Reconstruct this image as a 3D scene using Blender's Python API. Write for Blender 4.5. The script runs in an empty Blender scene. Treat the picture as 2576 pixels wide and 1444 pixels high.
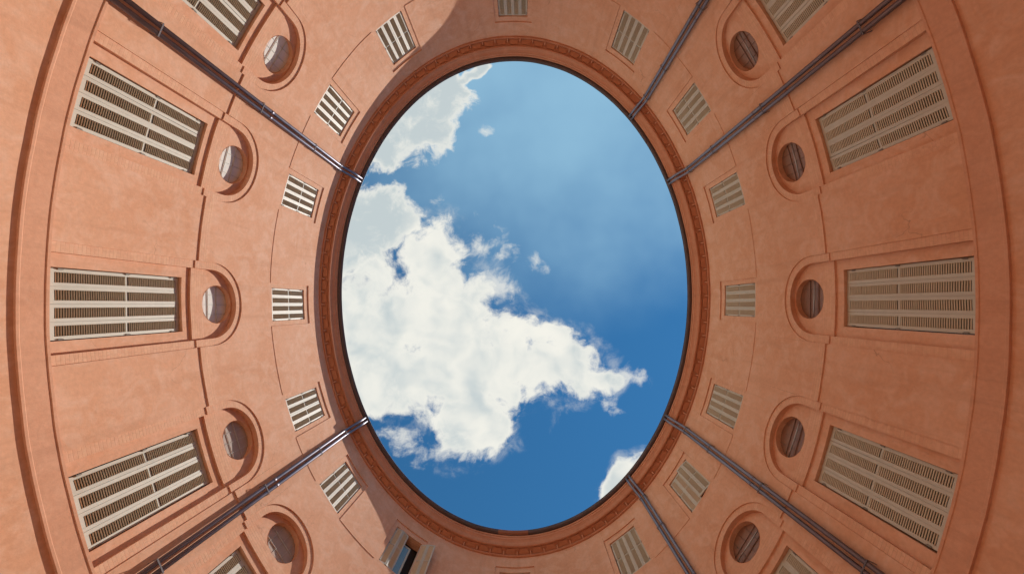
import bpy, math, random
import numpy as np
from mathutils import Matrix, Vector

random.seed(7)
scene = bpy.context.scene
PI = math.pi

# ------------------------------------------------------------------ camera
HALF = 7.5                      # half width of the oval court, metres
EYE = 1.5                       # camera height
TILT_X, TILT_Y = 0.0469347, -0.0259122
CAM = Vector((0.0518624 * HALF, 0.0961794 * HALF, EYE))
FOCAL = 1000.0                  # in units of a 2576 wide picture


def rot_matrix(ax, ay):
    return Matrix.Rotation(ax, 3, 'X') @ Matrix.Rotation(ay, 3, 'Y')


RM = rot_matrix(TILT_X, TILT_Y)
cam_data = bpy.data.cameras.new('camera')
cam = bpy.data.objects.new('camera', cam_data)
scene.collection.objects.link(cam)
right, down, fwd = RM.col[0], RM.col[1], RM.col[2]
mw = Matrix.Identity(4)
for r_ in range(3):
    mw[r_][0], mw[r_][1], mw[r_][2], mw[r_][3] = right[r_], -down[r_], -fwd[r_], CAM[r_]
cam.matrix_world = mw
cam_data.sensor_fit = 'HORIZONTAL'
cam_data.sensor_width = 36.0
cam_data.lens = 36.0 * FOCAL / 2576.0
cam_data.clip_start = 0.05
cam_data.clip_end = 5000
scene.camera = cam

# ------------------------------------------------------------------ exposure
scene.view_settings.view_transform = 'Standard'
scene.view_settings.look = 'None'
scene.view_settings.gamma = 1.0
scene.view_settings.use_curve_mapping = False
scene.view_settings.exposure = 1.12
scene.cycles.max_bounces = 12
scene.cycles.diffuse_bounces = 6
scene.cycles.glossy_bounces = 4
scene.cycles.use_denoising = True
scene.cycles.use_adaptive_sampling = True
scene.cycles.adaptive_threshold = 0.02

# ------------------------------------------------------------------ sun
SUN_UV = (0.47, 0.085)           # horizontal run per metre of rise
sun_dir = Vector((SUN_UV[0], SUN_UV[1], 1.0)).normalized()
sd = bpy.data.lights.new('sun', 'SUN')
sd.energy = 2.35
sd.angle = math.radians(0.53)
sd.color = (1.0, 0.95, 0.88)
sun = bpy.data.objects.new('sun', sd)
scene.collection.objects.link(sun)
sun.location = sun_dir * 60
sun.rotation_euler = sun_dir.to_track_quat('Z', 'Y').to_euler()

# ------------------------------------------------------------------ sky
SKY_STRENGTH = 0.13
world = bpy.data.worlds.new('World')
scene.world = world
world.use_nodes = True
world.cycles.sampling_method = 'NONE'
wn, wl = world.node_tree.nodes, world.node_tree.links
wn.clear()


def sky_uv(px, py):
    """where a sight line meets the level plane one unit above the eye"""
    v = RM @ Vector(((px - 1288) / FOCAL, (py - 722) / FOCAL, 1.0))
    return v.x / v.z, v.y / v.z


def wmath(op, a, b=None, c=None, clamp=False):
    n = wn.new('ShaderNodeMath')
    n.operation = op
    n.use_clamp = clamp
    for k, v in enumerate((a, b, c)):
        if v is None:
            continue
        if isinstance(v, (int, float)):
            n.inputs[k].default_value = v
        else:
            wl.new(v, n.inputs[k])
    return n.outputs[0]


def wmix(fac, a, b):
    n = wn.new('ShaderNodeMix')
    n.data_type = 'RGBA'
    for i, v in ((0, fac), (6, a), (7, b)):
        if isinstance(v, (int, float)):
            n.inputs[i].default_value = v
        elif isinstance(v, tuple):
            n.inputs[i].default_value = v
        else:
            wl.new(v, n.inputs[i])
    return n.outputs[2]


def wramp(v, a, b):
    n = wn.new('ShaderNodeMapRange')
    n.interpolation_type = 'SMOOTHSTEP'
    wl.new(v, n.inputs[0])
    n.inputs[1].default_value, n.inputs[2].default_value = a, b
    n.inputs[3].default_value, n.inputs[4].default_value = 0.0, 1.0
    return n.outputs[0]


sky = wn.new('ShaderNodeTexSky')
sky.sky_type = 'NISHITA'
sky.sun_disc = False
sky.sun_elevation = math.asin(sun_dir.z)
sky.sun_rotation = math.atan2(sun_dir.x, sun_dir.y)
sky.air_density = 1.0
sky.dust_density = 0.0
sky.ozone_density = 2.6
geo = wn.new('ShaderNodeTexCoord')
sep = wn.new('ShaderNodeSeparateXYZ')
wl.new(geo.outputs['Generated'], sep.inputs[0])
zc = wmath('MAXIMUM', sep.outputs[2], 0.06)
u_ = wmath('DIVIDE', sep.outputs[0], zc)
v_ = wmath('DIVIDE', sep.outputs[1], zc)
comb = wn.new('ShaderNodeCombineXYZ')
wl.new(u_, comb.inputs[0])
wl.new(v_, comb.inputs[1])
comb.inputs[2].default_value = 1.0


def wnoise(vec, scale, detail, rough, lac=2.0, dist=0.0, off=(0, 0, 0)):
    m = wn.new('ShaderNodeVectorMath')
    m.operation = 'ADD'
    wl.new(vec, m.inputs[0])
    m.inputs[1].default_value = off
    n = wn.new('ShaderNodeTexNoise')
    n.inputs['Scale'].default_value = scale
    n.inputs['Detail'].default_value = detail
    n.inputs['Roughness'].default_value = rough
    n.inputs['Lacunarity'].default_value = lac
    n.inputs['Distortion'].default_value = dist
    wl.new(m.outputs[0], n.inputs['Vector'])
    return n


# a gentle warp keeps the cloud outlines from being geometric
warp_n = wnoise(comb.outputs[0], 6.0, 3, 0.55)
wsub = wn.new('ShaderNodeVectorMath')
wsub.operation = 'SUBTRACT'
wl.new(warp_n.outputs['Color'], wsub.inputs[0])
wsub.inputs[1].default_value = (0.5, 0.5, 0.5)
wsc = wn.new('ShaderNodeVectorMath')
wsc.operation = 'MULTIPLY'
wl.new(wsub.outputs[0], wsc.inputs[0])
wsc.inputs[1].default_value = (0.10, 0.10, 0.0)
wadd = wn.new('ShaderNodeVectorMath')
wadd.operation = 'ADD'
wl.new(comb.outputs[0], wadd.inputs[0])
wl.new(wsc.outputs[0], wadd.inputs[1])
UVW = wadd.outputs[0]


def blob(px, py, rx, ry, ang=0.0):
    cu, cv = sky_uv(px, py)
    ca, sa = math.cos(math.radians(ang)), math.sin(math.radians(ang))
    kx, ky = FOCAL / rx, FOCAL / ry
    dots = []
    for (a, b) in ((ca * kx, sa * kx), (-sa * ky, ca * ky)):
        n = wn.new('ShaderNodeVectorMath')
        n.operation = 'DOT_PRODUCT'
        wl.new(UVW, n.inputs[0])
        n.inputs[1].default_value = (a, b, -(a * cu + b * cv))
        dots.append(n.outputs['Value'])
    s2 = wmath('MULTIPLY', dots[0], dots[0])
    s2 = wmath('MULTIPLY_ADD', dots[1], dots[1], s2)
    return wmath('MULTIPLY', wmath('SUBTRACT', 1.0, s2), 0.55)


def union(blobs, k=0.25):
    f = None
    for b in blobs:
        o = blob(*b)
        f = o if f is None else wmath('SMOOTH_MAX', f, o, k)
    return f


# cloud banks as they stand over the court (picture position, half sizes, turn)
white_bank = [
    (950, 800, 190, 150, 0), (1090, 660, 95, 125, 10), (1120, 800, 150, 150, 0),
    (1010, 930, 200, 110, 0), (1190, 930, 210, 150, 0), (1340, 900, 155, 105, 14),
    (1435, 930, 110, 66, 22), (1190, 1050, 110, 115, -20), (1500, 955, 70, 34, 12),
    (930, 1000, 60, 45, 0),
    (1568, 1222, 78, 46, -42), (1610, 1215, 80, 58, -42),
]
wisp_bank = [
    (1220, 600, 95, 62, 25), (1310, 655, 105, 34, 22), (1215, 343, 26, 16, -20), (1250, 730, 70, 60, 40),
    (1040, 1110, 105, 50, 20), (985, 1080, 70, 40, 30), (1120, 1130, 80, 40, 0), (1555, 955, 80, 30, 6), (1600, 970, 55, 16, 4), (1530, 1015, 55, 36, 40), (1100, 500, 40, 20, -40),
]
grey_bank = [
    (1040, 290, 150, 130, -20), (1130, 240, 80, 95, -20), (960, 370, 130, 70, 0), (900, 270, 200, 180, 0), (1195, 185, 55, 24, -38),
    (950, 545, 125, 105, 0), (880, 600, 150, 130, 0),
]
fine = wnoise(UVW, 13.0, 7, 0.62, 2.1, 0.0, (3.1, 1.7, 0)).outputs['Fac']
mid = wnoise(comb.outputs[0], 4.2, 3, 0.55, 2.0, 0.0, (7.3, 2.2, 0)).outputs['Fac']
f_white = union(white_bank)
f_grey = union(grey_bank)
# clouds go on beyond the court opening, with added cover to light the right wall
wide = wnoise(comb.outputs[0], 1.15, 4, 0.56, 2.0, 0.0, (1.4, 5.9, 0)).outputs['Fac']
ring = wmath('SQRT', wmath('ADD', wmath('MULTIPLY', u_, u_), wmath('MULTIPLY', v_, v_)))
lean = wmath('MULTIPLY_ADD', wmath('MAXIMUM', wmath('MINIMUM', u_, 1.5), -1.5), -0.14, wide)   # left bank carried on out of view, thickened as fill for the right wall
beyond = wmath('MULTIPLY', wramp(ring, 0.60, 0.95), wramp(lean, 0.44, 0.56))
fn = wmath('MULTIPLY', wmath('SUBTRACT', fine, 0.5), 1.5)
mn = wmath('MULTIPLY', wmath('SUBTRACT', mid, 0.5), 0.35)
nz = wmath('ADD', fn, mn)
d_white = wmath('ADD', f_white, nz)
d_grey = wmath('ADD', f_grey, nz)
a_core = wramp(d_white, -0.04, 0.30)
skirt = wmath('MULTIPLY', wramp(d_white, -0.42, 0.10), wmath('MULTIPLY', wramp(fine, 0.42, 0.66), 0.30))
a_white = wmath('MAXIMUM', a_core, skirt)
a_grey = wramp(d_grey, -0.02, 0.26)
d_wisp = wmath('MULTIPLY_ADD', wmath('SUBTRACT', fine, 0.52), 3.2, union(wisp_bank, 0.1))
a_wisp = wmath('MULTIPLY', wramp(d_wisp, 0.12, 0.9), 0.72)
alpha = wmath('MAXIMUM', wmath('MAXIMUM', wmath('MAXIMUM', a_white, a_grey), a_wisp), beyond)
# thick banks are greyer inside, their rims catch the sun
inner = wramp(d_grey, 0.03, 0.50)
only = wmath('SUBTRACT', 1.0, wmath('MULTIPLY', a_white, 0.85))
g1 = wmath('MULTIPLY', wmath('MULTIPLY', inner, only), 0.95)
billow = wnoise(UVW, 6.0, 4, 0.55, 2.0, 0.0, (0.4, 9.2, 0)).outputs['Fac']
g2 = wmath('MULTIPLY', wmath('MULTIPLY', wramp(billow, 0.36, 0.66), wramp(d_white, 0.05, 0.5)), 0.72)
puff = wnoise(UVW, 5.0, 3.5, 0.5, 2.0, 0.0, (0.4, 9.2, 0)).outputs['Fac']
toward = wnoise(UVW, 5.0, 3.5, 0.5, 2.0, 0.0, (0.4 + 0.030, 9.2 - 0.010, 0)).outputs['Fac']
shade = wmath('MULTIPLY', wmath('MULTIPLY', wramp(wmath('SUBTRACT', toward, puff), -0.13, 0.17), wramp(d_white, 0.0, 0.6)), 0.95)
grey = wmath('MAXIMUM', g1, wmath('MAXIMUM', wmath('MULTIPLY', g2, 0.35), shade))
CW = 0.42 / SKY_STRENGTH
cloud_col = wmix(grey, (1.0 * CW, 0.985 * CW, 0.90 * CW, 1), (0.58 * CW, 0.665 * CW, 0.69 * CW, 1))
# thin high veil, whitest towards the picture's upper right
veil_f = wmath('ADD', union([(1450, 40, 860, 840, 0)]), wmath('MULTIPLY', wmath('SUBTRACT', mid, 0.5), 0.35))
veil = wmath('MULTIPLY', wramp(veil_f, -0.05, 0.62), 0.85)
hs = wn.new('ShaderNodeHueSaturation')
hs.inputs['Saturation'].default_value = 1.28
hs.inputs['Value'].default_value = 0.46
wl.new(sky.outputs[0], hs.inputs['Color'])
tint = wn.new('ShaderNodeMix')
tint.data_type = 'RGBA'
tint.blend_type = 'MULTIPLY'
tint.inputs[0].default_value = 1.0
wl.new(hs.outputs[0], tint.inputs[6])
tint.inputs[7].default_value = (0.90, 1.0, 0.86, 1)
sky_col = wmix(veil, tint.outputs[2], (0.35 * CW, 0.62 * CW, 0.82 * CW, 1))
final = wmix(alpha, sky_col, cloud_col)
bg = wn.new('ShaderNodeBackground')
bg.inputs['Strength'].default_value = SKY_STRENGTH
wl.new(final, bg.inputs['Color'])
wo = wn.new('ShaderNodeOutputWorld')
wl.new(bg.outputs[0], wo.inputs[0])

# ------------------------------------------------------------------ materials


def new_mat(name):
    m = bpy.data.materials.new(name)
    m.use_nodes = True
    nt = m.node_tree
    nt.nodes.clear()
    out = nt.nodes.new('ShaderNodeOutputMaterial')
    b = nt.nodes.new('ShaderNodeBsdfPrincipled')
    nt.links.new(b.outputs[0], out.inputs[0])
    return m, nt, b


def nd(nt, t, **kw):
    n = nt.nodes.new(t)
    for k, v in kw.items():
        setattr(n, k, v)
    return n


def noise(nt, vec, scale, detail=6, rough=0.6, dist=0.0):
    n = nd(nt, 'ShaderNodeTexNoise')
    n.inputs['Scale'].default_value = scale
    n.inputs['Detail'].default_value = detail
    n.inputs['Roughness'].default_value = rough
    n.inputs['Distortion'].default_value = dist
    nt.links.new(vec, n.inputs['Vector'])
    return n.outputs['Fac']


def ramp(nt, v, stops):
    n = nd(nt, 'ShaderNodeValToRGB')
    el = n.color_ramp.elements
    while len(el) < len(stops):
        el.new(0.5)
    for e, (p, c) in zip(el, stops):
        e.position = p
        e.color = c if len(c) == 4 else (*c, 1)
    nt.links.new(v, n.inputs[0])
    return n.outputs[0]


def mixc(nt, fac, a, b, mode='MIX'):
    n = nd(nt, 'ShaderNodeMix', data_type='RGBA', blend_type=mode)
    for i, v in ((0, fac), (6, a), (7, b)):
        if isinstance(v, (int, float)):
            n.inputs[i].default_value = v
        elif isinstance(v, tuple):
            n.inputs[i].default_value = (*v, 1) if len(v) == 3 else v
        else:
            nt.links.new(v, n.inputs[i])
    return n.outputs[2]


def mth(nt, op, a, b=None, clamp=False):
    n = nd(nt, 'ShaderNodeMath', operation=op, use_clamp=clamp)
    for i, v in enumerate((a, b)):
        if v is None:
            continue
        if isinstance(v, (int, float)):
            n.inputs[i].default_value = v
        else:
            nt.links.new(v, n.inputs[i])
    return n.outputs[0]


def plaster(name, base, light, dark, brick=False, cracks=True, streak=0.5):
    m, nt, b = new_mat(name)
    tc = nd(nt, 'ShaderNodeTexCoord')
    pos = tc.outputs['Object']
    big = noise(nt, pos, 0.55, 3, 0.55, 0.4)
    med = noise(nt, pos, 2.3, 5, 0.62, 0.9)
    small = noise(nt, pos, 14, 4, 0.65)
    c = mixc(nt, ramp(nt, big, [(0.36, (0, 0, 0)), (0.66, (1, 1, 1))]), dark, base)
    c = mixc(nt, ramp(nt, med, [(0.44, (0, 0, 0)), (0.74, (0.9, 0.9, 0.9))]), c, light)
    c = mixc(nt, 0.35, c, ramp(nt, small, [(0.3, tuple(0.80 * x for x in base)), (0.7, tuple(min(1, 1.15 * x) for x in base))]))
    # rain marks run down the wall: noise stretched along the height
    mp = nd(nt, 'ShaderNodeMapping')
    mp.inputs['Scale'].default_value = (3.2, 3.2, 0.22)
    nt.links.new(pos, mp.inputs[0])
    st = noise(nt, mp.outputs[0], 1.6, 4, 0.6)
    c = mixc(nt, mth(nt, 'MULTIPLY', ramp(nt, st, [(0.52, (0, 0, 0)), (0.78, (1, 1, 1))]), streak * 0.5), c, tuple(x * 0.70 for x in dark))
    hgt = noise(nt, pos, 9, 3, 0.65)
    if cracks:
        wv = nd(nt, 'ShaderNodeVectorMath', operation='ADD')
        nt.links.new(pos, wv.inputs[0])
        wnz = nd(nt, 'ShaderNodeTexNoise')
        wnz.inputs['Scale'].default_value = 1.7
        wnz.inputs['Detail'].default_value = 4
        nt.links.new(pos, wnz.inputs['Vector'])
        sc = nd(nt, 'ShaderNodeVectorMath', operation='SCALE')
        sc.inputs['Scale'].default_value = 0.7
        nt.links.new(wnz.outputs['Color'], sc.inputs[0])
        nt.links.new(sc.outputs[0], wv.inputs[1])
        vo = nd(nt, 'ShaderNodeTexVoronoi', feature='DISTANCE_TO_EDGE')
        vo.inputs['Scale'].default_value = 0.42
        nt.links.new(wv.outputs[0], vo.inputs['Vector'])
        line = ramp(nt, vo.outputs['Distance'], [(0.0, (1, 1, 1)), (0.0035, (0, 0, 0))])
        gate = ramp(nt, noise(nt, pos, 0.9, 3, 0.5), [(0.56, (0, 0, 0)), (0.66, (1, 1, 1))])
        line = mth(nt, 'MULTIPLY', line, gate)
        c = mixc(nt, mth(nt, 'MULTIPLY', line, 0.5), c, tuple(x * 0.45 for x in dark))
    if brick:
        uv = nd(nt, 'ShaderNodeUVMap')
        br = nd(nt, 'ShaderNodeTexBrick')
        br.offset = 0.5
        br.inputs['Scale'].default_value = 1.0
        br.inputs['Mortar Size'].default_value = 0.0055
        br.inputs['Mortar Smooth'].default_value = 0.4
        br.inputs['Brick Width'].default_value = 0.26
        br.inputs['Row Height'].default_value = 0.068
        br.inputs['Color1'].default_value = (0.35, 0.35, 0.35, 1)
        br.inputs['Color2'].default_value = (0.75, 0.75, 0.75, 1)
        br.inputs['Mortar'].default_value = (0.5, 0.5, 0.5, 1)
        nt.links.new(uv.outputs[0], br.inputs['Vector'])
        gate = ramp(nt, noise(nt, pos, 1.3, 4, 0.6), [(0.40, (0.1, 0.1, 0.1)), (0.62, (0.85, 0.85, 0.85))])
        mort = mth(nt, 'MULTIPLY', br.outputs['Fac'], gate)
        hgt = mth(nt, 'SUBTRACT', hgt, mth(nt, 'MULTIPLY', br.outputs['Fac'], 0.7))
        c = mixc(nt, mth(nt, 'MULTIPLY', mort, 0.36), c, tuple(x * 0.55 for x in dark))
        c = mixc(nt, 0.16, c, br.outputs['Color'], 'OVERLAY')
    nt.links.new(c, b.inputs['Base Color'])
    b.inputs['Roughness'].default_value = 0.9
    b.inputs['Specular IOR Level'].default_value = 0.2
    bp = nd(nt, 'ShaderNodeBump')
    bp.inputs['Strength'].default_value = 0.35
    bp.inputs['Distance'].default_value = 0.012
    nt.links.new(hgt, bp.inputs['Height'])
    nt.links.new(bp.outputs[0], b.inputs['Normal'])
    return m


M = {}
M['plaster'] = plaster('salmon plaster', (0.70, 0.385, 0.240), (0.76, 0.495, 0.355), (0.635, 0.31, 0.170), streak=0.6)
M['trim'] = plaster('painted brick trim', (0.71, 0.395, 0.245), (0.76, 0.455, 0.31), (0.66, 0.345, 0.205), brick=True, cracks=False, streak=0.3)
M['trim_flat'] = plaster('cornice block plaster', (0.70, 0.365, 0.220), (0.76, 0.44, 0.295), (0.64, 0.32, 0.185), cracks=False, streak=0.3)
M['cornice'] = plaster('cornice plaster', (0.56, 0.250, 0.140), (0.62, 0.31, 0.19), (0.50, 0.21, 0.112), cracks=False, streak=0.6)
M['band'] = plaster('band plaster', (0.65, 0.335, 0.205), (0.70, 0.385, 0.25), (0.60, 0.295, 0.175), cracks=True, streak=0.9)


def painted_wood(name, k):
    m, nt, b = new_mat(name)
    tc = nd(nt, 'ShaderNodeTexCoord')
    gm = nd(nt, 'ShaderNodeNewGeometry')
    info = nd(nt, 'ShaderNodeObjectInfo')
    n1 = noise(nt, gm.outputs['Position'], 6, 6, 0.6)
    mp = nd(nt, 'ShaderNodeMapping')
    mp.inputs['Scale'].default_value = (40, 40, 5)
    nt.links.new(tc.outputs['Object'], mp.inputs[0])
    n2 = noise(nt, mp.outputs[0], 1.0, 5, 0.6)
    c = mixc(nt, n1, tuple(k * q for q in (0.46, 0.415, 0.315)), tuple(k * q for q in (0.58, 0.535, 0.43)))
    c = mixc(nt, mth(nt, 'MULTIPLY', ramp(nt, n2, [(0.55, (0, 0, 0)), (0.8, (1, 1, 1))]), 0.5), c, tuple(k * q for q in (0.36, 0.31, 0.23)))
    c = mixc(nt, mth(nt, 'MULTIPLY', info.outputs['Random'], 0.25), c, tuple(k * q for q in (0.38, 0.33, 0.25)))
    nt.links.new(c, b.inputs['Base Color'])
    b.inputs['Roughness'].default_value = 0.55
    bp = nd(nt, 'ShaderNodeBump')
    bp.inputs['Strength'].default_value = 0.2
    bp.inputs['Distance'].default_value = 0.003
    nt.links.new(n2, bp.inputs['Height'])
    nt.links.new(bp.outputs[0], b.inputs['Normal'])
    return m


def simple(name, col, rough, metal=0.0, spec=0.5, var=0.25, scale=8.0, ior=None):
    m, nt, b = new_mat(name)
    gm = nd(nt, 'ShaderNodeNewGeometry')
    n1 = noise(nt, gm.outputs['Position'], scale, 6, 0.62)
    c = mixc(nt, n1, tuple(x * (1 - var) for x in col), tuple(min(1, x * (1 + var)) for x in col))
    nt.links.new(c, b.inputs['Base Color'])
    rr = nd(nt, 'ShaderNodeMapRange')
    rr.inputs[3].default_value = max(0.02, rough * 0.8)
    rr.inputs[4].default_value = min(1, rough * 1.2)
    nt.links.new(n1, rr.inputs[0])
    nt.links.new(rr.outputs[0], b.inputs['Roughness'])
    b.inputs['Metallic'].default_value = metal
    b.inputs['Specular IOR Level'].default_value = spec
    if ior:
        b.inputs['IOR'].default_value = ior
    return m


M['wood'] = painted_wood('weathered beige wood', 1.0)
M['slat'] = painted_wood('lightened beige slat', 1.2)  # frame paint lightened to offset the shaded undersides of the slats
M['pipe'] = simple('brown coated metal', (0.17, 0.155, 0.19), 0.42, 0.75, 0.9, 0.25, 3.0)
M['gutter'] = simple('brown gutter metal', (0.085, 0.056, 0.055), 0.5, 0.0, 0.5, 0.4, 2.5)
M['gutter_old'] = simple('faded orange brown gutter paint', (0.30, 0.135, 0.085), 0.7, 0.0, 0.3)
M['clamp'] = simple('rough brown strap', (0.13, 0.11, 0.12), 0.7, 0.0, 0.3)
M['hinge'] = simple('painted hinge', (0.24, 0.21, 0.17), 0.6)
M['iron'] = simple('dark iron', (0.05, 0.045, 0.04), 0.5, 0.6)
M['zinc'] = simple('pale zinc', (0.42, 0.40, 0.38), 0.35, 0.8)
M['bar'] = simple('pale glazing bar', (0.50, 0.48, 0.44), 0.7)
M['bar_brown'] = simple('brown glazing bar', (0.19, 0.10, 0.065), 0.6)
M['blind_dim'] = simple('blind with painted shade', (0.44, 0.36, 0.30), 0.75, 0.0, 0.2, 0.25, 5.0)  # shade of the two lower left oculi put into the colour
M['blind'] = simple('white roller blind', (0.72, 0.70, 0.64), 0.75, 0.0, 0.2, 0.10, 5.0)
M['glass_dark'] = simple('dark window glass', (0.055, 0.045, 0.036), 0.15, 0.0, 0.5, 0.2, 2.0, 1.55)
M['glass_oculus'] = simple('glass with painted wall reflection', (0.26, 0.135, 0.085), 0.35, 0.0, 0.35, 0.3, 2.0, 1.5)  # brown base stands in for the orange wall reflected in dark glass
M['glass_sky'] = simple('silvered window glass', (0.10, 0.12, 0.15), 0.05, 0.55, 0.5, 0.1, 2.0, 1.8)
M['interior'] = simple('dark interior', (0.035, 0.026, 0.02), 0.9, 0.0, 0.2)
M['roof'] = simple('terracotta roof', (0.34, 0.15, 0.09), 0.9, 0.0, 0.2, 0.4, 3.0)
M['floor'] = simple('pale court paving', (0.58, 0.54, 0.47), 0.85, 0.0, 0.3, 0.25, 1.2)

# ------------------------------------------------------------------ plan of the court
OB, OC4, OC6, OPHI = 1.3221794, 0.00114285, -0.00151527, -0.01025687
TH = np.linspace(-PI, PI, 20001)
_e = 1 / np.sqrt(np.cos(TH) ** 2 + (np.sin(TH) / OB) ** 2)
_R = HALF * _e * (1 + OC4 * np.sin(2 * TH) ** 2 + OC6 * np.sin(2 * TH) ** 2 * np.cos(2 * TH))
PX, PY = _R * np.cos(TH + OPHI), _R * np.sin(TH + OPHI)
SS = np.r_[0, np.cumsum(np.hypot(np.diff(PX), np.diff(PY)))]
LEN = float(SS[-1])
_tx, _ty = np.gradient(PX, SS), np.gradient(PY, SS)
_tl = np.hypot(_tx, _ty)
TX, TY = _tx / _tl, _ty / _tl
TX[0] = TX[-1] = TX[1]
TY[0] = TY[-1] = TY[1]


def plan(s):
    s = s % LEN
    return (float(np.interp(s, SS, PX)), float(np.interp(s, SS, PY)),
            float(np.interp(s, SS, TX)), float(np.interp(s, SS, TY)))


def eave_drop(s):
    """the eaves sag a little towards one end of the oval"""
    return 0.24 * math.exp(-(((s % LEN) - 41.2) / 5.0) ** 2)


def pt(s, z, d=0.0):
    """s along the wall, z above the eye, d in from the wall face"""
    z = z - eave_drop(s) * min(1.0, max(0.0, (z - 14.55) / 0.6))
    # old plaster is never quite true: a small wander, the same for all that meets at a spot
    q = 2 * PI * s / LEN
    s = s + 0.0025 * math.sin(31 * q + 1.9 * z) + 0.0018 * math.sin(57 * q - 2.1 * z + 1.0)
    z = z + 0.0024 * math.sin(29 * q + 1.2 * z + 0.7) + 0.0016 * math.sin(71 * q - 1.3 * z) * math.sin(5 * q)
    d = d + 0.0012 * math.sin(23 * q + 1.1 * z) + 0.0010 * math.sin(41 * q - 1.3 * z + 0.4)
    x, y, tx, ty = plan(s)
    return (x - ty * d, y + tx * d, z + EYE)


class MB:
    def __init__(self):
        self.v, self.f, self.uv = [], [], []

    def quad(self, a, b, c, d, uvs=None):
        n = len(self.v)
        self.v += [a, b, c, d]
        self.f.append((n, n + 1, n + 2, n + 3))

    def strip(self, ss, zlo, zhi, d, nz=1):
        """wall sheet: for each s the heights zlo(s)..zhi(s), at inset d"""
        lo = zlo if callable(zlo) else (lambda s: zlo)
        hi = zhi if callable(zhi) else (lambda s: zhi)
        n = len(self.v)
        for s in ss:
            a, b = lo(s), hi(s)
            for k in range(nz + 1):
                z = a + (b - a) * k / nz
                self.v.append(pt(s, z, d))
                self.uv.append((s, z))
        m = nz + 1
        for i in range(len(ss) - 1):
            for k in range(nz):
                p = n + i * m + k
                self.f.append((p, p + 1, p + m + 1, p + m))

    def ribbon(self, path, d0, d1):
        """a reveal running along path [(s,z)] from inset d0 to inset d1"""
        n = len(self.v)
        run = 0.0
        for i, (s, z) in enumerate(path):
            if i:
                run += math.hypot(s - path[i - 1][0], z - path[i - 1][1])
            self.v += [pt(s, z, d0), pt(s, z, d1)]
            self.uv += [(run, d0), (run, d1)]
        for i in range(len(path) - 1):
            p = n + 2 * i
            self.f.append((p, p + 1, p + 3, p + 2))

    def sweep(self, prof, ss, closed=False):
        """carry a profile [(d,z)] along the wall; each face its own smoothing strip"""
        for (d0, z0), (d1, z1) in zip(prof[:-1], prof[1:]):
            n = len(self.v)
            for s in ss:
                self.v += [pt(s, z0, d0), pt(s, z1, d1)]
                self.uv += [(s, z0), (s, z1)]
            for i in range(len(ss) - 1):
                p = n + 2 * i
                self.f.append((p, p + 1, p + 3, p + 2))

    def box(self, x0, x1, y0, y1, z0, z1):
        n = len(self.v)
        self.v += [(x, y, z) for z in (z0, z1) for y in (y0, y1) for x in (x0, x1)]
        self.f += [(n + a, n + b, n + c, n + d) for a, b, c, d in
                   ((0, 2, 3, 1), (4, 5, 7, 6), (0, 1, 5, 4), (2, 6, 7, 3), (0, 4, 6, 2), (1, 3, 7, 5))]

    def tube(self, pts, r, seg=14, caps=True):
        pts = [Vector(p) for p in pts]
        n0 = len(self.v)
        up = None
        for i, p in enumerate(pts):
            t = (pts[min(i + 1, len(pts) - 1)] - pts[max(i - 1, 0)]).normalized()
            if up is None:
                up = t.orthogonal().normalized()
            up = (up - t * up.dot(t)).normalized()
            w = t.cross(up)
            for k in range(seg):
                a = 2 * PI * k / seg
                self.v.append(tuple(p + (up * math.cos(a) + w * math.sin(a)) * r))
        for i in range(len(pts) - 1):
            for k in range(seg):
                a, b = n0 + i * seg + k, n0 + i * seg + (k + 1) % seg
                self.f.append((a, b, b + seg, a + seg))
        if caps:
            self.f.append(tuple(n0 + k for k in range(seg))[::-1])
            self.f.append(tuple(n0 + (len(pts) - 1) * seg + k for k in range(seg)))

    def mesh(self, name, mat, smooth=True):
        me = bpy.data.meshes.new(name)
        me.from_pydata(self.v, [], self.f)
        if len(self.uv) == len(self.v) and self.uv:
            lay = me.uv_layers.new(name='UVMap')
            li = np.empty(len(me.loops), dtype=np.int32)
            me.loops.foreach_get('vertex_index', li)
            lay.data.foreach_set('uv', np.array(self.uv, dtype=np.float32)[li].ravel())
        me.materials.append(mat)
        if smooth:
            me.polygons.foreach_set('use_smooth', [True] * len(me.polygons))
        me.update()
        return me

    def build(self, name, mat, parent=None, smooth=True):
        return link(name, self.mesh(name, mat, smooth), parent)


def link(name, data, parent=None):
    o = bpy.data.objects.new(name, data)
    scene.collection.objects.link(o)
    if parent is not None:
        o.parent = parent
    return o


def tag(o, label=None, cat=None, group=None, kind=None):
    for k, v in (('label', label), ('category', cat), ('group', group), ('kind', kind)):
        if v:
            o[k] = v
    return o


def lin(a, b, step=0.12):
    n = max(1, int(math.ceil(abs(b - a) / step)))
    return [a + (b - a) * i / n for i in range(n + 1)]


def arc_s(c, r, n=40):
    """s positions spaced evenly in angle across a circle of radius r"""
    return [c - r * math.cos(PI * i / n) for i in range(n + 1)]


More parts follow.
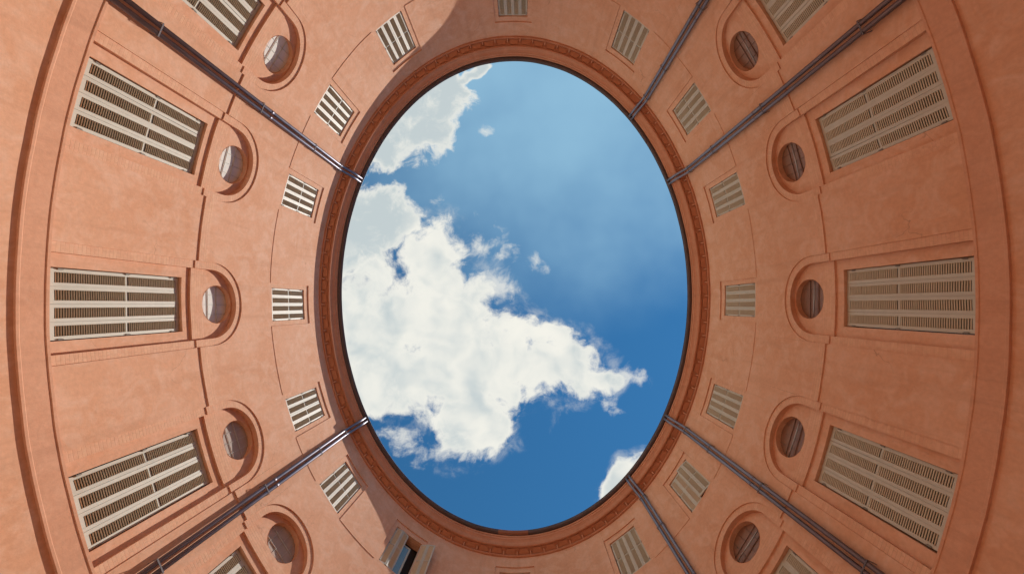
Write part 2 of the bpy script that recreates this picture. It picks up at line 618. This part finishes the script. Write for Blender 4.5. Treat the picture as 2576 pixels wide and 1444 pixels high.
# ------------------------------------------------------------------ heights above the eye, insets
Z_SILL, Z_STRING, Z_TOP = 12.25, 9.46, 15.22
Z_BAND, Z_BAND0 = 6.40, 5.98
D_UP, D_MID, D_PANEL, D_ARCH, D_JAMB, D_TYMP, D_WIN = 0.0, -0.012, -0.034, -0.040, -0.062, -0.165, -0.200
R_OUT, R_IN, Z_SPR, Z_IMP = 1.05, 0.87, 9.93, 9.40
BAYS = [  # name, s centre, both floors in view
    ('L0', 54.40, True), ('L-1', 3.08, True), ('L-2', 6.25, True), ('T-1', 9.57, False), ('T0', 13.90, False),
    ('T+1', 18.26, False), ('R-2', 21.50, True), ('R-1', 24.63, True), ('R0', 28.12, True), ('R+1', 31.57, True),
    ('R+2', 34.36, True), ('B+1', 37.26, False), ('B0', 41.23, False), ('B-1', 45.15, False), ('L+2', 48.06, True),
    ('L+1', 50.88, True)]
ORDER = sorted([(s, n, v) for n, s, v in BAYS])
SC = [s for s, n, v in ORDER]

# ------------------------------------------------------------------ ground
g = MB()
g.v += [(-150, -150, 0), (150, -150, 0), (150, 150, 0), (-150, 150, 0)]
g.f.append((0, 1, 2, 3))
tag(g.build('ground', M['floor'], smooth=False), kind='structure')

# ------------------------------------------------------------------ the building
building = link('court_building', None)
tag(building, 'salmon orange plastered building around the oval court, with arches, bands and cornice', 'building')

# upper storey wall with the notches of the small windows
W3H, W3T = 0.685, 14.46            # surround half width, top
O3H, O3B, O3T = 0.525, 12.36, 14.22  # opening


def gaps(h):
    out = []
    for i, c in enumerate(SC):
        nxt = SC[(i + 1) % 16] + (LEN if i == 15 else 0)
        out.append((c + h, nxt - h))
    return out


m = MB()
for a, b in gaps(W3H):
    m.strip(lin(a, b), Z_SILL, Z_TOP + 0.05, D_UP)
for c in SC:
    m.strip(lin(c - W3H, c + W3H), W3T, Z_TOP + 0.05, D_UP)
    m.ribbon([(s, W3T) for s in lin(c - W3H, c + W3H)], D_UP, -0.035)
    m.ribbon([(c - W3H, Z_SILL), (c - W3H, W3T)], D_UP, -0.035)
    m.ribbon([(c + W3H, W3T), (c + W3H, Z_SILL)], D_UP, -0.035)
for a, b in gaps(W3H):
    m.ribbon([(s, Z_SILL) for s in lin(a, b)], D_UP, D_MID)
m.build('upper_wall', M['plaster'], building)

# middle wall, cut by the arches
m = MB()
for a, b in gaps(R_OUT):
    m.strip(lin(a, b), Z_STRING, Z_SILL, D_MID)
for c in SC:
    m.strip(arc_s(c, R_OUT, 48), lambda s: Z_SPR + math.sqrt(max(0.0, R_OUT ** 2 - (s - c) ** 2)), Z_SILL, D_MID)
m.build('middle_wall', M['plaster'], building)

# painted brick string course under the middle wall (proud by a hair)
for a, b in gaps(R_OUT):
    m = MB()
    m.strip(lin(a, b), Z_STRING, Z_STRING + 0.26, D_MID + 0.006)
    m.ribbon([(s, Z_STRING) for s in lin(a, b)], D_MID + 0.006, D_PANEL)
    m.ribbon([(s, Z_STRING + 0.26) for s in lin(a, b)], D_MID + 0.006, D_MID)
    m.build('string_course', M['trim'], building)

for i, (a, b) in enumerate(gaps(R_OUT)):
    m = MB()
    m.strip(lin(a, b), Z_BAND - 0.02, Z_STRING, D_PANEL)
    m.build('wall_panel', M['plaster'], building)

# unseen backing shell, added to stop light leaking through the wall joints
m = MB()
m.strip(lin(0, LEN, 0.3), -EYE, 16.0, -0.66)
m.build('backing_shell', M['interior'], building)

# sill-level band and the wall below it
SALL = lin(0, LEN, 0.14)
m = MB()
m.sweep([(-0.10, Z_BAND + 0.012), (0.006, Z_BAND + 0.012), (0.006, Z_BAND - 0.03), (-0.006, Z_BAND - 0.04),
         (-0.006, Z_BAND0 + 0.05), (0.0, Z_BAND0 + 0.04), (0.0, Z_BAND0), (-0.040, Z_BAND0)], SALL)
m.build('sill_band', M['band'], building)
m = MB()
m.strip(SALL, -EYE, Z_BAND0, -0.040)
m.build('base_wall', M['plaster'], building)


def arch_pts(c, r, n=40, legs=Z_IMP):
    p = [(c - r, legs), (c - r, Z_SPR)]
    p += [(c - r * math.cos(PI * i / n), Z_SPR + r * math.sin(PI * i / n)) for i in range(1, n)]
    p += [(c + r, Z_SPR), (c + r, legs)]
    return p


Z_B0, Z_B1 = 9.42, 9.80       # the inner band under the oculus wall
OCZ, OCR = 10.26, 0.49
for c, nm, vis in ORDER:
    # archivolt
    m = MB()
    po, pi_ = arch_pts(c, R_OUT), arch_pts(c, R_IN)
    n0 = 0
    run = 0
    for k, (o, i_) in enumerate(zip(po, pi_)):
        if k:
            run += math.hypot((o[0] + i_[0] - po[k - 1][0] - pi_[k - 1][0]) / 2, (o[1] + i_[1] - po[k - 1][1] - pi_[k - 1][1]) / 2)
        m.v += [pt(o[0], o[1], D_ARCH), pt(i_[0], i_[1], D_ARCH)]
        m.uv += [(0.0, run), (R_OUT - R_IN, run)]
    for k in range(len(po) - 1):
        m.f.append((2 * k, 2 * k + 1, 2 * k + 3, 2 * k + 2))
    m.ribbon([p for p in po if p[1] >= Z_SPR - 1e-6], D_MID, D_ARCH)
    m.ribbon([(c - R_OUT, Z_IMP), (c - R_OUT, Z_SPR)], D_MID, D_ARCH)
    m.ribbon([(c + R_OUT, Z_IMP), (c + R_OUT, Z_SPR)], D_MID, D_ARCH)
    m.ribbon([(c - R_OUT, Z_IMP), (c - R_IN, Z_IMP)], D_ARCH, D_JAMB)
    m.ribbon([(c + R_IN, Z_IMP), (c + R_OUT, Z_IMP)], D_ARCH, D_JAMB)
    m.build('archivolt', M['trim'], building)
    # deep reveal inside the arch
    m = MB()
    m.ribbon(arch_pts(c, R_IN), D_ARCH, D_TYMP)
    m.build('arch_reveal', M['plaster'], building)
    # jambs
    for sg in (-1, 1):
        a, b = sorted((c + sg * R_IN, c + sg * R_OUT))
        m = MB()
        m.strip(lin(a, b, 0.1), Z_BAND - 0.02, Z_IMP, D_JAMB)
        m.ribbon([(c + sg * R_OUT, Z_BAND), (c + sg * R_OUT, Z_STRING)], D_PANEL, D_JAMB)
        m.ribbon([(c + sg * R_IN, Z_BAND), (c + sg * R_IN, Z_IMP)], D_JAMB, D_WIN)
        m.build('jamb', M['trim'], building)
    # wall of the oculus
    m = MB()
    hi = lambda s: (Z_SPR + math.sqrt(max(0.0, R_IN ** 2 - (s - c) ** 2)))
    m.strip(lin(c - R_IN, c - OCR, 0.05) if False else [c - R_IN * math.cos(t) for t in np.linspace(0, math.acos(OCR / R_IN), 16)], Z_B1, hi, D_TYMP)
    m.strip([c + R_IN * math.cos(t) for t in np.linspace(math.acos(OCR / R_IN), 0, 16)], Z_B1, hi, D_TYMP)
    m.strip(arc_s(c, OCR, 32), lambda s: OCZ + math.sqrt(max(0, OCR ** 2 - (s - c) ** 2)), hi, D_TYMP)
    lo = lambda s: max(Z_B1, OCZ - math.sqrt(max(0, OCR ** 2 - (s - c) ** 2)))
    m.strip(arc_s(c, OCR, 32), Z_B1, lo, D_TYMP)
    m.build('oculus_wall', M['plaster'], building)
    m = MB()
    circ = [(c + OCR * math.cos(t), OCZ + OCR * math.sin(t)) for t in np.linspace(0, 2 * PI, 49)]
    m.ribbon(circ, D_TYMP + 0.006, D_TYMP - 0.14)
    m.build('oculus_reveal', M['plaster'], building)
    # flat band between oculus and window
    m = MB()
    ssb = lin(c - R_IN, c + R_IN, 0.1)
    m.strip(ssb, Z_B0, lambda s: min(Z_B1, OCZ - math.sqrt(OCR ** 2 - (s - c) ** 2)) if abs(s - c) < OCR else Z_B1, D_TYMP + 0.008)
    m.ribbon([(s, Z_B1) for s in ssb], D_TYMP + 0.008, D_TYMP)
    m.ribbon([(s, Z_B0) for s in ssb], D_TYMP + 0.008, D_WIN)
    m.build('lintel_band', M['trim'], building)
    # window wall and opening of the large window
    OH, OB_, OT = 0.633, 6.585, 9.215
    m = MB()
    m.strip(lin(c - R_IN, c - OH), Z_BAND - 0.02, Z_B0, D_WIN)
    m.strip(lin(c + OH, c + R_IN), Z_BAND - 0.02, Z_B0, D_WIN)
    m.strip(lin(c - OH, c + OH), OT, Z_B0, D_WIN)
    m.strip(lin(c - OH, c + OH), Z_BAND - 0.02, OB_, D_WIN)
    for p in ([(c - OH, OB_), (c - OH, OT)], [(c + OH, OT), (c + OH, OB_)], [(s, OT) for s in lin(c - OH, c + OH)],
              [(s, OB_) for s in lin(c - OH, c + OH)]):
        m.ribbon(p, D_WIN, D_WIN - 0.30)
    m.build('window_wall', M['plaster'], building)
    m = MB()
    m.strip(lin(c - OH - 0.05, c + OH + 0.05), OB_ - 0.05, OT + 0.05, D_WIN - 0.28)
    m.build('window_pane', M['glass_dark'] if vis else M['interior'], building)
    # small window surround with its opening
    m = MB()
    DS = -0.035
    m.strip(lin(c - W3H, c - O3H), Z_SILL - 0.06, W3T, DS)
    m.strip(lin(c + O3H, c + W3H), Z_SILL - 0.06, W3T, DS)
    m.strip(lin(c - O3H, c + O3H), O3T, W3T, DS)
    m.strip(lin(c - O3H, c + O3H), Z_SILL - 0.06, O3B, DS)
    for p in ([(c - O3H, O3B), (c - O3H, O3T)], [(c + O3H, O3T), (c + O3H, O3B)], [(s, O3T) for s in lin(c - O3H, c + O3H)],
              [(s, O3B) for s in lin(c - O3H, c + O3H)]):
        m.ribbon(p, DS, DS - 0.32)
    m.build('window_surround', M['trim'], building)
    if nm != 'B-1':
        m = MB()
        m.strip(lin(c - O3H - 0.05, c + O3H + 0.05), O3B - 0.05, O3T + 0.05, DS - 0.30)
        m.build('window_pane', M['glass_dark'], building)

# ------------------------------------------------------------------ oculus glazing
for c, nm, vis in ORDER:
    x, y, tx, ty = plan(c)
    rz = math.atan2(ty, tx)
    oc = link('oculus_window', None, building)
    oc.location = pt(c, OCZ, D_TYMP - 0.12)
    oc.rotation_euler = (0, 0, rz)
    left = nm.startswith('L')
    m = MB()
    n = 40
    m.v += [((OCR + 0.01) * math.cos(2 * PI * k / n), 0, (OCR + 0.01) * math.sin(2 * PI * k / n)) for k in range(n)]
    m.f.append(tuple(range(n)))
    m.build('pane', (M['blind_dim'] if nm in ('L+1', 'L+2') else M['blind']) if left else M['glass_oculus'], oc, smooth=False)
    if not vis:
        continue
    bars = MB()
    t = 0.003
    for xx in (-0.25, 0.0, 0.25):
        hh = math.sqrt(OCR ** 2 - xx ** 2)
        bars.box(xx - t, xx + t, 0.004, 0.022, -hh, hh)
    for zz in (-0.17, 0.12):
        hh = math.sqrt(OCR ** 2 - zz ** 2)
        bars.box(-hh, hh, 0.0045, 0.0215, zz - t, zz + t)
    bars.build('glazing_bar', M['bar'] if left else M['bar_brown'], oc, smooth=False)
    if not left:
        st = MB()
        hh = math.sqrt(OCR ** 2 - 0.1 ** 2)
        st.tube([(-hh, 0.06, -0.10), (hh, 0.06, -0.06)], 0.014, 8)
        st.build('stay_bar', M['zinc'], oc)

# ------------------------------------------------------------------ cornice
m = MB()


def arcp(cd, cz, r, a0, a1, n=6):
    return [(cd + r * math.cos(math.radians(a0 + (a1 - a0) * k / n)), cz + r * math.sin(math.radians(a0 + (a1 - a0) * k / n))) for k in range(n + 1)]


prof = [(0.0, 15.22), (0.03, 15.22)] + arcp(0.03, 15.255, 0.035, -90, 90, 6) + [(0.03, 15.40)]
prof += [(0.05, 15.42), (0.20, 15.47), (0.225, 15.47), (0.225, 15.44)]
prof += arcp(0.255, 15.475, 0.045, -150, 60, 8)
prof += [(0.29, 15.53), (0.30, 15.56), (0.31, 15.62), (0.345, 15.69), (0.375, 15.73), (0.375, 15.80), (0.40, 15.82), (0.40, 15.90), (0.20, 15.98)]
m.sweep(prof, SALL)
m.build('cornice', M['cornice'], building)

NMOD = 108
# blocks hung under the soffit, wide at the wall and narrow at the front, with a knob in each gap between them
mod = MB()
blk = [(0.040, 15.365, 0.42), (0.195, 15.425, 0.26)]
for top in (0.0, 0.11):
    for d, z, w in blk:
        mod.v += [(-w / 2, d, z + top), (w / 2, d, z + top)]
mod.f += [(0, 1, 3, 2), (4, 6, 7, 5), (0, 2, 6, 4), (1, 5, 7, 3), (2, 3, 7, 6), (0, 4, 5, 1)]
mod_me = mod.mesh('cornice_block', M['cornice'], smooth=False)
kn = MB()
kn.tube([(0, 0.045, 15.29), (0, 0.080, 15.295), (0, 0.10, 15.33), (0, 0.115, 15.42)], 0.024, 8)
kn_me = kn.mesh('cornice_knob', M['trim_flat'])
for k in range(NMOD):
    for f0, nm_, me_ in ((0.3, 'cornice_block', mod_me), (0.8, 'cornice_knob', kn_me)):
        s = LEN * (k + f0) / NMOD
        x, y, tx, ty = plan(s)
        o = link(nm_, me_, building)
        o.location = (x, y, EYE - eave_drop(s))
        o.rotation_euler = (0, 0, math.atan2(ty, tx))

# roof behind the eaves
m = MB()
m.sweep([(0.36, 15.93), (-4.5, 17.6)], lin(0, LEN, 0.5))
m.build('roof', M['roof'], building)

# ------------------------------------------------------------------ gutter round the eaves
gutter = link('eaves_gutter', None)
tag(gutter, 'dark brown half-round gutter running round the whole eaves of the oval opening', 'gutter')
GD, GZ, GR = 0.42, 16.02, 0.098
GA, GB = 40.70, 41.95          # a short length painted like the cornice


def gut_prof(r):
    return [(GD - r * math.cos(math.radians(a)), GZ - r * math.sin(math.radians(a))) for a in range(0, 181, 15)]


def gut_mesh(ss):
    m = MB()
    n = len(gut_prof(GR))
    for r, flip in ((GR, False), (GR - 0.006, True)):
        n0 = len(m.v)
        for s in ss:
            for d, z in gut_prof(r):
                m.v.append(pt(s, z, d))
        for i in range(len(ss) - 1):
            for k in range(n - 1):
                p = n0 + i * n + k
                m.f.append((p, p + 1, p + n + 1, p + n))
    return m


for a, b, mat, lab in ((GB, LEN + 5.0, 'gutter', None), (LEN + 5.0, LEN + 23.0, 'gutter', None), (23.0, GA, 'gutter', None), (GA, GB, 'gutter_old', 'short gutter length painted a faded orange brown')):
    o = gut_mesh(lin(a, b, 0.14)).build('trough', M[mat], gutter)
    if lab:
        o['label'] = lab
    bead = MB()
    bead.tube([pt(s, GZ, GD + GR + 0.004) for s in lin(a, b, 0.14)], 0.011, 6, caps=False)
    bead.build('rim_bead', M[mat], gutter)

# ------------------------------------------------------------------ shutters


def panel_mesh(w, h, stile, top, bot, midz, midh, th=0.034):
    m = MB()
    m.box(-w / 2, -w / 2 + stile, -th / 2, th / 2, 0, h)
    m.box(w / 2 - stile, w / 2, -th / 2, th / 2, 0, h)
    a, b, q = -w / 2 + stile, w / 2 - stile, th / 2 - 0.003
    m.box(a, b, -q, q, 0, bot)
    m.box(a, b, -q, q, h - top, h)
    m.box(a, b, -q, q - 0.012, midz - midh / 2, midz + midh / 2)
    return m


def slat_into(m, wx, z, depth=0.042, th=0.009, tilt=40):
    t = math.radians(tilt)
    cy, cz = math.cos(t), -math.sin(t)      # towards the court and down
    ny, nz_ = math.sin(t), math.cos(t)
    n = len(m.v)
    for x in (-wx / 2, wx / 2):
        for a, b in ((-1, -1), (1, -1), (1, 1), (-1, 1)):
            m.v.append((x, cy * a * depth / 2 + ny * b * th / 2, z + cz * a * depth / 2 + nz_ * b * th / 2))
    m.f += [(n, n + 1, n + 2, n + 3), (n + 7, n + 6, n + 5, n + 4)]
    for k in range(4):
        m.f.append((n + k, n + 4 + k, n + 4 + (k + 1) % 4, n + (k + 1) % 4))


BW, BHT, BST = 0.314, 2.60, 0.064
big_panel = panel_mesh(BW - 0.004, BHT, BST, 0.075, 0.10, 1.38, 0.045).mesh('panel', M['wood'], smooth=False)
_m = MB()
slat_into(_m, BW - 2 * BST + 0.004, 0, 0.044, 0.0165, 31)
big_slat = _m.mesh('slat', M['slat'], smooth=False)
SW, SHT, SST = 0.259, 1.83, 0.050
small_panel = panel_mesh(SW - 0.004, SHT, SST, 0.055, 0.07, 0.97, 0.040).mesh('panel', M['wood'], smooth=False)


def louvre_z(h, top, bot, midz, midh, pitch):
    out = []
    for a, b in ((bot, midz - midh / 2), (midz + midh / 2, h - top)):
        n = int((b - a - 0.02) / pitch)
        p = (b - a - 0.02) / n
        out += [a + 0.01 + p * (k + 0.5) for k in range(n)]
    return out


BZ = louvre_z(BHT, 0.075, 0.10, 1.38, 0.045, 0.0405)
SZ = louvre_z(SHT, 0.055, 0.07, 0.97, 0.040, 0.040)
_m = MB()
for z in SZ:
    slat_into(_m, SW - 2 * SST + 0.004, z, 0.040, 0.013, 41)
small_louvre = _m.mesh('louvre', M['slat'], smooth=False)
_m = MB()
_m.box(-0.016, 0.016, 0.012, 0.024, -0.035, 0.035)
_m.tube([(0.0, 0.027, -0.045), (0.0, 0.027, 0.045)], 0.009, 8)
hinge_me = _m.mesh('hinge', M['hinge'], smooth=False)


def shutters(name, c, zb, depth, w, h, big, label, group, poses=None, chord=0.0):
    x, y, tx, ty = plan(c)
    root = link(name, None)
    root.location = pt(c, zb, depth)
    root.rotation_euler = (0, 0, math.atan2(ty, tx))
    tag(root, label, 'shutters', group, 'thing')
    me = big_panel if big else small_panel
    for k in range(4):
        p = link('panel', me, root)
        if poses:
            (p.location, ang) = poses[k][0], poses[k][1]
            p.rotation_euler = (0, 0, ang)
        else:
            p.location = ((k - 1.5) * w + random.uniform(-.0008, .0008), random.uniform(-.003, .003), 0)
            p.rotation_euler = (0, random.uniform(-0.003, 0.003), random.uniform(-0.03, 0.03))
        if big:
            for z in BZ:
                s = link('slat', big_slat, p)
                s.location = (0, 0, z)
                s.rotation_euler = (random.uniform(-0.015, 0.015), 0, 0)
        else:
            tag(link('louvre', small_louvre, p), kind='stuff')
    for k in (0, 3) if not poses else (3,):
        for fz in (0.07, 0.53, 0.93):
            hg = link('hinge', hinge_me, root)
            hg.location = ((k - 1.5) * w + (-1 if k == 0 else 1) * (w / 2 - 0.012), 0.004, h * fz)
    return root


BIGL = {
    'L0': 'tall beige louvred shutters at the middle of the sunlit left wall, below its central oculus',
    'L-1': 'tall beige louvred shutters of the sunlit left wall, just below the upper left downpipes',
    'L-2': 'tall beige shutters cut by the top edge, beyond the upper left downpipes',
    'L+1': 'tall beige louvred shutters of the sunlit left wall, just above the lower left downpipes',
    'L+2': 'tall beige shutters cut by the bottom edge, beyond the lower left downpipes',
    'R0': 'tall shaded louvred shutters at the middle of the right wall, below its central oculus',
    'R-1': 'tall shaded louvred shutters of the right wall, just below the long upper right downpipes',
    'R-2': 'tall shaded shutters cut by the top edge, between the two right-hand pairs of downpipes',
    'R+1': 'tall shaded louvred shutters of the right wall, just above the long lower right downpipes',
    'R+2': 'tall shaded shutters cut by the bottom edge, between the two lower right pairs of downpipes',
}
SMALL = {
    'L0': 'small sunlit shutters of the top storey, at the middle of the left wall',
    'L-1': 'small sunlit shutters of the top storey, just below the upper left downpipes',
    'L-2': 'small sunlit shutters of the top storey, just above the upper left downpipes',
    'T-1': 'small sunlit shutters near the top edge, touched by the slanting shadow edge',
    'T0': 'small shaded shutters cut by the top edge, straight above the opening',
    'T+1': 'small shaded shutters near the top edge, left of the upper right downpipes',
    'R-2': 'small shaded shutters between the two upper right pairs of downpipes',
    'R-1': 'small shaded shutters of the top storey, just below the long upper right downpipes',
    'R0': 'small shaded shutters of the top storey, at the middle of the right wall',
    'R+1': 'small shaded shutters of the top storey, just above the long lower right downpipes',
    'R+2': 'small shutters standing slightly ajar between the two lower right pairs of downpipes',
    'B+1': 'small shaded closed shutters near the bottom edge, left of the lower right downpipes',
    'B0': 'small shutters almost wholly cut by the bottom edge, straight below the opening',
    'B-1': 'half open small shutters near the bottom edge, one leaf folded back over the wall',
    'L+2': 'small sunlit shutters of the top storey, just below the lower left downpipes',
    'L+1': 'small sunlit shutters of the top storey, just above the lower left downpipes',
}


def folded(w, hinge_x, a1, a2, sgn):
    """two hinged panels: the first turned a1 at hinge_x, the second a2 from the first's free edge"""
    out = []
    px, py = hinge_x, 0.0
    for a in (a1, a2):
        dx, dy = math.cos(a) * w, math.sin(a) * w
        out.append(((px + dx / 2, py + dy / 2, 0), a))
        px, py = px + dx, py + dy
    return out


for c, nm, vis in ORDER:
    if vis:
        shutters('window_shutters', c, 6.60, D_WIN - 0.075, BW, BHT, True, BIGL[nm], 'tall louvred shutters of the lower storey')
    poses = None
    if nm == 'B-1':
        # the leaf at larger s stays shut with a slight fold, the other swings out over the wall
        la = folded(SW, -2 * SW, math.radians(140), math.radians(152), 1)
        lb = folded(SW, 2 * SW, math.radians(180 - 10), math.radians(180 + 10), 1)
        poses = [la[0], la[1], lb[1], lb[0]]
        poses = [((p[0][0], p[0][1] + (0.02 if k < 2 else 0), 0), p[1]) for k, p in enumerate(poses)]
    elif nm == 'R+2':
        lb = folded(SW, 2 * SW, math.radians(180 - 1), math.radians(180 + 1), 1)
        la = folded(SW, -2 * SW, math.radians(14), math.radians(6), 1)
        poses = [la[0], la[1], lb[1], lb[0]]
    shutters('window_shutters', c, 12.375, -0.035 - 0.045, SW, SHT, False, SMALL[nm], 'small louvred shutters of the top storey', poses)

# open window: casement glass and the dark room behind it
c = [s for s, n, v in ORDER if n == 'B-1'][0]
x, y, tx, ty = plan(c)
cas = link('open_window', None, building)
cas.location = pt(c, 12.38, -0.035 - 0.17)
cas.rotation_euler = (0, 0, math.atan2(ty, tx))
m = MB()
m.v += [(-0.52, -0.14, -0.03), (0.52, -0.14, -0.03), (0.52, -0.14, 1.86), (-0.52, -0.14, 1.86)]
m.f.append((0, 1, 2, 3))
m.build('dark_room', M['interior'], cas, smooth=False)
m = MB()
m.box(-0.21, 0.50, -0.012, 0.012, 0.02, 1.46)
m.build('pane', M['glass_sky'], cas, smooth=False)
m = MB()
m.box(-0.27, -0.21, -0.022, 0.022, 0.0, 1.52)
m.box(-0.21, 0.51, -0.020, 0.020, 1.46, 1.52)
m.build('frame', M['wood'], cas, smooth=False)

# ------------------------------------------------------------------ downpipes
PIPES = [
    (4.77, 'pair of glossy brown downpipes on the sunlit wall, upper left'),
    (49.44, 'pair of glossy brown downpipes on the sunlit wall, lower left'),
    (23.08, 'longer pair of brown downpipes on the shaded wall, upper right corner side'),
    (33.00, 'longer pair of brown downpipes on the shaded wall, lower right corner side'),
    (19.88, 'shorter pair of brown downpipes cut by the top edge, right of the opening'),
    (35.90, 'shorter pair of brown downpipes cut by the bottom edge, right of the opening'),
]


def smooth_path(keys, n=7):
    out = []
    for i in range(1, len(keys) - 1):
        a, b, cc = (Vector(k) for k in keys[i - 1:i + 2])
        p0, p2 = b + (a - b).normalized() * 0.10, b + (cc - b).normalized() * 0.10
        if i == 1:
            out.append(a)
        for t in range(n + 1):
            t /= n
            out.append(p0 * (1 - t) ** 2 + b * 2 * t * (1 - t) + p2 * t * t)
    out.append(Vector(keys[-1]))
    return out


for s0, lab in PIPES:
    x, y, tx, ty = plan(s0)
    root = link('twin_downpipe', None)
    root.location = (x, y, 0)
    root.rotation_euler = (0, 0, math.atan2(ty, tx))
    tag(root, lab, 'downpipe', 'twin downpipes')
    for sg in (-1, 1):
        m = MB()
        xo = sg * 0.075
        keys = [(xo, 0.10, 0.0), (xo, 0.10, 14.88 + EYE), (xo, 0.40, 15.50 + EYE), (xo, 0.455, 15.96 + EYE)]
        m.tube(smooth_path(keys), 0.048, 18)
        p = m.build('pipe', M['pipe'], root)
        for z in (10.6,):
            j = MB()
            j.tube([(xo, 0.10, z + EYE - 0.05), (xo, 0.10, z + EYE + 0.05)], 0.0505, 18)
            j.build('socket', M['pipe'], p)
    for z in (4.2, 7.2, 10.2, 12.9, 14.75):
        m = MB()
        m.box(-0.14, 0.14, 0.150, 0.156, z + EYE - 0.014, z + EYE + 0.014)
        m.box(-0.14, -0.13, -0.02, 0.153, z + EYE - 0.013, z + EYE + 0.013)
        m.box(0.13, 0.14, -0.02, 0.153, z + EYE - 0.013, z + EYE + 0.013)
        m.build('clamp', M['clamp'], root, smooth=False)
